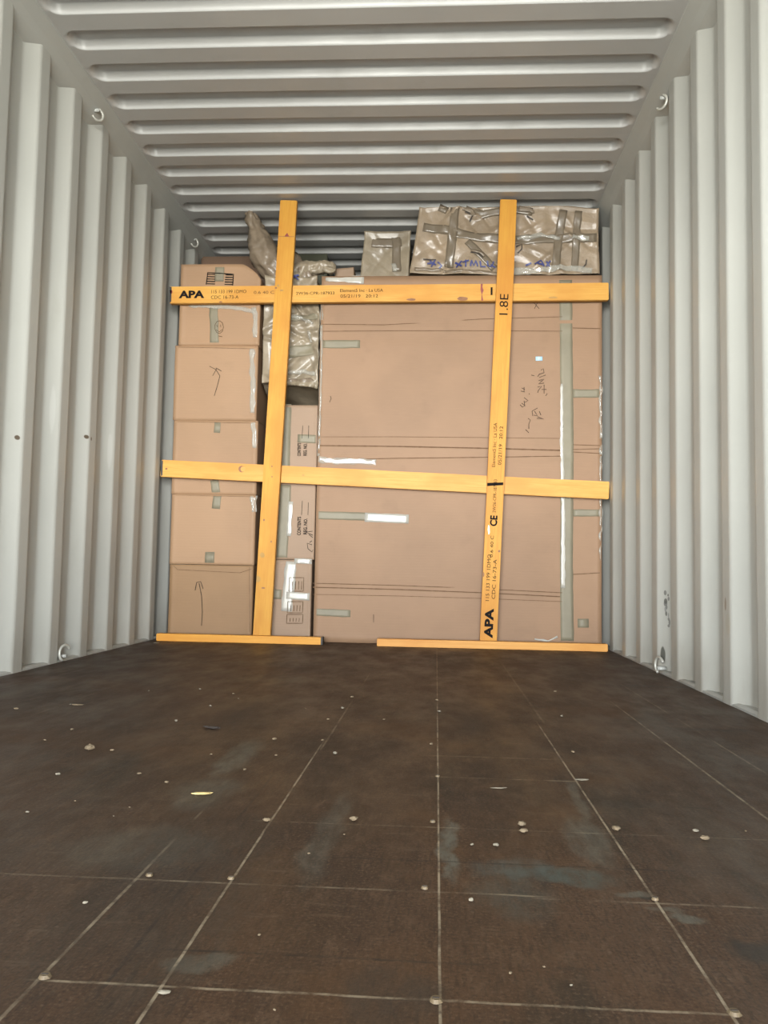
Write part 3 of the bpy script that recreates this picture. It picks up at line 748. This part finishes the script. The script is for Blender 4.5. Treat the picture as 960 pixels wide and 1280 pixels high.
def tube(name, pts, mat, seed, parent=WB, n=70, m=30, amp=.016):
    """pts: (px, py, Y, radius_m)"""
    P3 = [(P(x, y, Y), r) for x, y, Y, r in pts]; bm = bmesh.new(); rings = []
    N = len(P3)-1
    for i in range(n+1):
        f = i/n*N; k = min(int(f), N-1); t = f-k
        def cr_(a, b, c, d): return .5*((2*b)+(c-a)*t+(2*a-5*b+4*c-d)*t*t+(3*b-a-3*c+d)*t**3)
        g = lambda j: P3[max(0, min(N, j))]
        c = cr_(g(k-1)[0], g(k)[0], g(k+1)[0], g(k+2)[0]); r = max(.004, cr_(g(k-1)[1], g(k)[1], g(k+1)[1], g(k+2)[1]))
        tv = (P3[min(k+1, N)][0]-P3[k][0]).normalized(); s_ = tv.cross(Vector((0, 1, 0))).normalized(); v_ = s_.cross(tv)
        ring_ = []
        for j in range(m):
            a = 2*math.pi*j/m; d = s_*math.cos(a)+v_*math.sin(a)
            nr = noise.ridged_multi_fractal(Vector((c.x*9+d.x*1.6+seed, c.z*9+d.z*1.6, d.y*1.6)), .9, 2., 3, 1, 2)-1.
            ring_.append(bm.verts.new(local(parent, c+d*(r+amp*nr*1.0+amp*.6*noise.noise(Vector((c.x*30+d.x*3, c.z*30+d.z*3, seed)))))))
        rings.append(ring_)
    for a, b in zip(rings, rings[1:]):
        for j in range(m): bm.faces.new((a[j], a[(j+1) % m], b[(j+1) % m], b[j]))
    bm.faces.new(rings[0][::-1]); bm.faces.new(rings[-1]); bmesh.ops.recalc_face_normals(bm, faces=bm.faces)
    return mesh_obj(name, bm, mat, parent, True)
YW = YC+.10
o = tube('wrapped_leg', [(311.5, 261, YW, .018), (313, 264, YW, .030), (317, 277, YW, .036), (321.5, 291, YW, .048), (327, 306, YW, .070), (332, 322, YW, .078), (344, 338, YW+.02, .070), (354, 352, YW+.03, .070), (360, 372, YW+.05, .07)], M['kraft_d'], 4)
o['label'] = 'tall wrapped leg pointing up to the roof'
o = tube('wrapped_leg', [(419.5, 336, YW, .012), (415, 335.5, YW, .026), (404, 334, YW, .030), (390, 336, YW, .036), (378, 338, YW, .044), (366, 348, YW+.02, .06), (358, 362, YW+.05, .06)], M['kraft_g'], 8)
o['label'] = 'wrapped leg lying over towards the flat carton'
o = tube('wrapped_leg', [(361, 317, YW, .012), (366, 322, YW, .026), (374, 333, YW, .030), (382, 345, YW, .04), (385, 358, YW+.03, .05)], M['kraft_d'], 12)
# ------------------------------------------------------------------ timber
def board(name, label, p0, p1, wid, Y, thick, mat, zmax=None, zmin=None, lift=None):
    """p0,p1: pixel centres of the two ends on the front face at depth Y"""
    a, b = P(*p0, Y), P(*p1, Y)
    if zmin is not None: a.z = zmin if a.z < b.z else a.z
    if zmax is not None and b.z > zmax:
        t = (zmax-a.z)/(b.z-a.z); b = a.lerp(b, t)
    a.x = max(a.x, .004); b.x = min(b.x, W0-.004)
    L = (b-a).length; c = (a+b)/2; ang = math.atan2(b.z-a.z, b.x-a.x)
    t = thing(name, label, 'plank', (c.x, Y+thick/2, c.z), 'timber pieces bracing the load'); t.rotation_euler = (0, -ang, 0)
    bpy.context.view_layer.update()
    bm = bmesh.new(); bmesh.ops.create_cube(bm, size=1, matrix=Matrix.Diagonal((L, thick, wid, 1)))
    bmesh.ops.subdivide_edges(bm, edges=[e for e in bm.edges if abs(e.verts[0].co.x-e.verts[1].co.x) > L*.9], cuts=24, use_grid_fill=True)
    bmesh.ops.bevel(bm, geom=[e for e in bm.edges if e.is_manifold and e.calc_face_angle() > 1], offset=.003, segments=2, affect='EDGES')
    for v in bm.verts:
        v.co.z += .0016*noise.noise(Vector((v.co.x*3, 0, c.x))); 
    t['_L'] = L
    mesh_obj('plank_body', bm, mat, t)
    t['_w'] = wid; t['_t'] = thick
    return t
def bl(t, px, py):
    """pixel -> local (along, across) on the front face"""
    Yf = t.location.y-t['_t']/2; v = t.matrix_basis.inverted() @ P(px, py, Yf); return v.x, v.z
def btext(t, name, s, px, py, length, height, mat=None, bold=0., off=0.):
    x, z = bl(t, px, py); bm = text_bm(s, length, height, bold)
    for v in bm.verts: v.co = Vector((x+v.co.x, -t['_t']/2-.0008, z+off+v.co.y))
    return mesh_obj(name, bm, mat or M['ink'], t)
def bmark(t, name, pts, mat, out=.0008, label=None):
    """polygon given in local offsets around a pixel: pts = [(px,py),...]"""
    bm = bmesh.new(); vs = []
    for a, b in pts:
        x, z = bl(t, a, b); z = max(-t['_w']/2+.001, min(t['_w']/2-.001, z)); vs.append(bm.verts.new((x, -t['_t']/2-out, z)))
    f = bm.faces.new(vs); f.normal_update()
    if f.normal.y > 0: f.normal_flip()
    o = mesh_obj(name, bm, mat, t)
    if label: o['label'] = label
    return o
def ell(cx, cy, rx, ry, n=12, j=.15): return [(cx+rx*math.cos(2*math.pi*i/n)*(1+random.uniform(-j, j)), cy+ry*math.sin(2*math.pi*i/n)*(1+random.uniform(-j, j))) for i in range(n)]
YV, TV = 4.282, .036
YH, TH = 4.320, .036
LM = [lumber('lumber_yellow_%s' % n, b, s) for n, b, s in (('a', (.49, .25, .03), 1.), ('b', (.50, .245, .028), 4.), ('c', (.54, .295, .065), 7.), ('d', (.53, .29, .058), 10.), ('e', (.56, .27, .038), 13.), ('f', (.57, .29, .07), 16.))]
h1 = board('bracing_plank', 'upper horizontal yellow plank spanning the load, stamped near its left end', (212, 368.5), (761, 364), .092, YH, TH, LM[3])
h2 = board('bracing_plank', 'middle horizontal yellow plank sloping down to the right', (200, 585), (764, 613), .090, YH, TH, LM[2])
v1 = board('bracing_plank', 'left upright yellow plank without lettering, leaning slightly, nailed over the horizontals', (326.5, 795), (361, 247), .090, YV, TV, LM[0], zmax=2.338, zmin=.003)
v2 = board('bracing_plank', 'right upright yellow plank covered in sideways stamped lettering', (610, 803), (636, 249), .086, YV, TV, LM[1], zmax=2.338, zmin=.003)
def floorstrip(label, x0, x1, mat):
    a, b = FL(*x0), FL(*x1); yf = 4.225
    xa, xb = max(.004, P(x0[0], x0[1], yf).x), min(W0-.004, P(x1[0], x1[1], yf).x)
    L = xb-xa
    t = thing('floor_plank', label, 'plank', ((xa+xb)/2, yf+.028, .0195), 'timber pieces bracing the load')
    bm = bmesh.new(); bmesh.ops.create_cube(bm, size=1, matrix=Matrix.Diagonal((L, .055, .037, 1)))
    bmesh.ops.bevel(bm, geom=bm.edges[:], offset=.0025, segments=2, affect='EDGES')
    t['_t'] = .055; t['_w'] = .037
    mesh_obj('plank_body', bm, mat, t); return t, L
f1, L1 = floorstrip('short yellow plank lying on the floor at the foot of the left cartons', (195, 799), (403, 803), LM[4])
f2, L2 = floorstrip('long yellow plank lying on the floor at the foot of the big carton', (471, 806), (760, 812), LM[5])
bm = bmesh.new(); bmesh.ops.create_cube(bm, size=1, matrix=Matrix.Translation((L1/2-.004, 0, 0)) @ Matrix.Diagonal((.010, .0558, .0378, 1)))
mesh_obj('black_end', bm, M['edge'], f1)['label'] = 'black painted end of the plank'
for t, xs_ in ((h1, (212.5,)), (h2, (201.5,))):
    yy = 368 if t is h1 else 585
    bmark(t, 'dark_end', [(xs_[0]-.5, yy-10), (xs_[0]+2.2, yy-9), (xs_[0]+1.6, yy+9), (xs_[0]-.5, yy+11)], M['edge'])
# lettering on the upper horizontal
btext(h1, 'stamped_text', 'APA', 239.5, 368, .140, .042, bold=.05)
btext(h1, 'stamped_text', '115 133 199 1DMO', 286, 364.5, .190, .018)
btext(h1, 'stamped_text', 'CDC 16-73-A', 281, 371.5, .150, .018)
btext(h1, 'stamped_text', '0.6 40 C', 330, 365.5, .110, .016, M['inkb'])
btext(h1, 'stamped_text', '2W36-CPR-187933', 394, 366.5, .205, .016)
btext(h1, 'stamped_text', 'Element5 Inc · La USA', 452, 363, .228, .017)
btext(h1, 'stamped_text', '05/21/19   20:12', 449, 370, .200, .017)
btext(h1, 'stamped_text', '1', 614.5, 364, .010, .042)
bmark(h1, 'red_mark', [(601, 354), (603.5, 354), (603, 359), (604.5, 363), (602.5, 368), (604, 376), (601.5, 376), (602, 368), (600.5, 362)], M['red'])
bmark(h1, 'knot', ell(578, 373.5, 7, 2.6), M['knot']); bmark(h1, 'knot', ell(514, 374.5, 6, 1.6), M['knot'])
bmark(h1, 'knot', ell(276, 378, 2, 1.5), M['knot']); bmark(h1, 'knot', ell(691, 372, 6, 1.2), M['grime']); bmark(h1, 'knot', ell(214, 365, 1.6, 2.5), M['red'])
bmark(h2, 'knot', ell(302, 586.5, 4.5, 4.5), M['knot']); bmark(h2, 'knot', ell(304, 586.5, 3.2, 3.2), LM[5], out=.0012)
bmark(h2, 'knot', ell(379, 594, 2, 1), M['grime']); bmark(h2, 'knot', ell(208, 586, 1.5, 1.2), M['knot'])
# right upright, lettering reads upwards
def s2(y): t = (803-y)/(803-249); return 610+26*t
btext(v2, 'stamped_text', 'APA', s2(779), 779, .150, .044, bold=.05)
btext(v2, 'stamped_text', '115 133 199 1DMO', s2(722)-3.5, 722, .235, .018)
btext(v2, 'stamped_text', 'CDC 16-73-A', s2(722)+4, 724, .200, .018)
btext(v2, 'stamped_text', '0.6 40 C', s2(682)-1, 683, .110, .016)
btext(v2, 'stamped_text', 'CE', s2(652), 651, .055, .038, bold=.04)
btext(v2, 'stamped_text', '2W36-CPR-187933', s2(622), 620, .170, .016)
btext(v2, 'stamped_text', 'Element5 Inc · La USA', s2(556)-3.5, 556, .228, .017)
btext(v2, 'stamped_text', '05/21/19   20:12', s2(556)+4, 557, .200, .017)
btext(v2, 'stamped_text', '1.8E', s2(381), 380.5, .110, .044)
bmark(v2, 'black_mark', [(607.5, 603.5), (629, 603), (629, 606.5), (607.5, 607.5)], M['ink'])
bmark(v2, 'scuff', ell(611, 662, 1.3, 6), plain('pale_scuff', (.85, .75, .55), .6)); bmark(v2, 'knot', ell(604, 718, 1.6, 3), M['knot']); bmark(v2, 'knot', ell(624, 689, 1.4, 1.5), M['knot'])
# left upright
bmark(v1, 'triangle_stamp', [(355.5, 295.5), (361.5, 295.5), (359, 291)], M['red'])
bmark(v1, 'thin_line', [(347, 295.2), (368, 295.6), (368, 296.2), (347, 295.8)], M['knot'])
for cx_, cy_, rx_, ry_, m_ in ((322, 724, 3.5, 4, 'grime'), (328, 694, 3, 3.5, 'grime'), (329, 735, 2.5, 1, 'knot'), (345, 360, 1.4, 1.2, 'knot'), (330, 650, 1.3, 1.2, 'knot'), (339, 677, 1, 1.2, 'knot'), (340, 583, 1, .8, 'knot'), (340, 596, 1, .8, 'knot'), (352, 363, 2.5, 1.2, 'grime'), (348, 357, 1.5, 1.5, 'grime')):
    bmark(v1, 'knot' if m_ == 'knot' else 'scuff', ell(cx_, cy_, rx_, ry_), M[m_])

# ------------------------------------------------------------------ crumbs, chips and screws on the floor
def lump(name, px, py, L, Wd, Hh, mat, rot=0., curl=0., seed=0):
    p = FL(px, py); t = bmesh.new(); bmesh.ops.create_icosphere(t, subdivisions=2, radius=1)
    for v in t.verts:
        d = v.co.copy(); r = 1+.35*noise.noise(d*1.7+Vector((seed, 0, 0)))
        v.co = Vector((d.x*L/2*r, d.y*Wd/2*r+curl*(d.x*d.x), max(-.85, d.z)*Hh/2*r))
    zmin = min(v.co.z for v in t.verts)
    for v in t.verts: v.co.z -= zmin
    o = mesh_obj(name, t, mat); o.location = (p.x, p.y, .0006); o.rotation_euler = (0, 0, rot); return o
crumbs = [(88, 881), (20, 887), (90, 913), (220, 902), (56, 926), (140, 939), (186, 864), (292, 868), (298, 874), (263, 883), (382, 886), (440, 872), (428, 886), (343, 925), (403, 926), (419, 943),
          (306, 963), (94, 1002), (142, 1021), (162, 1010), (264, 944), (72, 969), (208, 979), (546, 876), (549, 890), (539, 931), (694, 865), (702, 896), (716, 941), (430, 1044), (106, 1130), (324, 1170), (343, 1264), (590, 1057), (932, 1040), (638, 1218), (714, 1233), (680, 1210), (386, 1068), (34, 1016), (174, 968), (345, 945), (250, 862), (480, 900), (410, 900)]
for i, (x, y) in enumerate(crumbs):
    far = FL(x, y).y; s_ = random.uniform(.004, .009)*(1 if far > 1.4 else .5)
    o = lump('wood_crumb', x, y, s_*1.4, s_*.9, s_*.6, M['chip'] if i % 3 else M['chipw'], random.uniform(0, 3), seed=i)
    tag(o, 'tiny pale wood crumb scattered on the brown floor', 'debris', 'pale crumbs scattered on the floor')
chips = [(112, 938, .020, .016, .012, 'chip', .3, 'lumpy brown crumb near the left wall'), (97, 882, .034, .006, .004, 'chip', .1, 'thin pale splinter in the left of the floor'),
         (253, 994, .034, .009, .005, 'chipy', .2, 'curled yellow wood shaving left of centre'), (264, 911, .050, .012, .006, 'chipd', -.3, 'dark curled bark sliver'),
         (442, 1026, .014, .009, .006, 'chip', .3, 'pale crumb cluster in the middle of the floor'), (333, 1027, .012, .008, .005, 'chip', .1, 'pale chip at the tip of a floor seam'),
         (652, 1033, .013, .010, .007, 'chip', -.2, 'upper of two crumbs lying close together right of centre'), (655, 1041, .013, .009, .006, 'chip', .4, 'lower of two crumbs lying close together right of centre'),
         (620, 1058, .008, .006, .004, 'chipw', 0, 'small pale chip near the dusty smear'), (589, 1127, .0065, .0055, .004, 'chipw', .8, 'bright white grit grain right of the centre seam'),
         (870, 1040, .010, .008, .004, 'chipw', .4, 'pale flake in the right of the floor'), (881, 1050, .013, .008, .006, 'chip', -.2, 'brown flake below the pale flake at right'),
         (770, 1038, .014, .010, .006, 'chip', -.5, 'crumb beside the long right-hand seam'), (195, 796+8, .034, .010, .003, 'chipw', .1, 'flat pale scrap beside the left floor plank'),
         (728, 976, .026, .008, .003, 'chipw', .1, 'pale flake on the long right-hand seam'), (205, 1243, .012, .006, .003, 'chipw', .2, 'flat flake at a seam crossing at lower left'),
         (624, 986, .030, .004, .002, 'chipw', .15, 'thin slanting pale sliver right of the centre seam')]
for i, (x, y, a, b, c_, m_, r_, lab) in enumerate(chips):
    tag(lump('wood_chip', x, y, a, b, c_, M[m_], r_, curl=a*.12, seed=50+i), lab, 'debris', 'larger chips on the floor')
M['screw'] = plain('dull_screw_head', (.12, .085, .045), .6, Metallic=.1)
screws = [(545, 1252, 'floor screw with dusty head at the bottom of the centre seam'), (541, 1028, 'upper floor screw on the centre seam, level with the crumb pair'), (531, 1111, 'middle floor screw on the centre seam, below the dusty smear'),
          (547, 971, 'small far floor screw on the centre seam'), (819, 1125, 'floor screw on the right seam, at the dark stain'), (918, 1268, 'floor screw at the bottom end of the right seam'), (187, 1095, 'floor screw left of the left seam'),
          (289, 1099, 'floor screw on the left seam'), (56, 1222, 'floor screw nearest the bottom left corner')]
for x, y, lab in screws:
    p = FL(x, y); t = thing('floor_screw', lab, 'screw', (p.x, p.y, .0005), 'screws in the floor seams')
    b = bmesh.new(); bmesh.ops.create_cone(b, cap_ends=True, segments=16, radius1=.0062 if 'bottom' in lab else .0046, radius2=.0045 if 'bottom' in lab else .0036, depth=.003, matrix=Matrix.Translation((0, 0, .0015)))
    for v in b.verts: v.co.x *= 1+.3*noise.noise(v.co*400)
    mesh_obj('screw_head', b, M['screw'], t)
    b = bmesh.new(); bmesh.ops.create_cube(b, size=1, matrix=Matrix.Translation((0, 0, .0031)) @ Matrix.Diagonal((.006, .0014, .0006, 1))); mesh_obj('slot', b, M['chipd'], t)
for o in bpy.data.objects:
    for k in ('_L', '_w', '_t'):
        if k in o: del o[k]
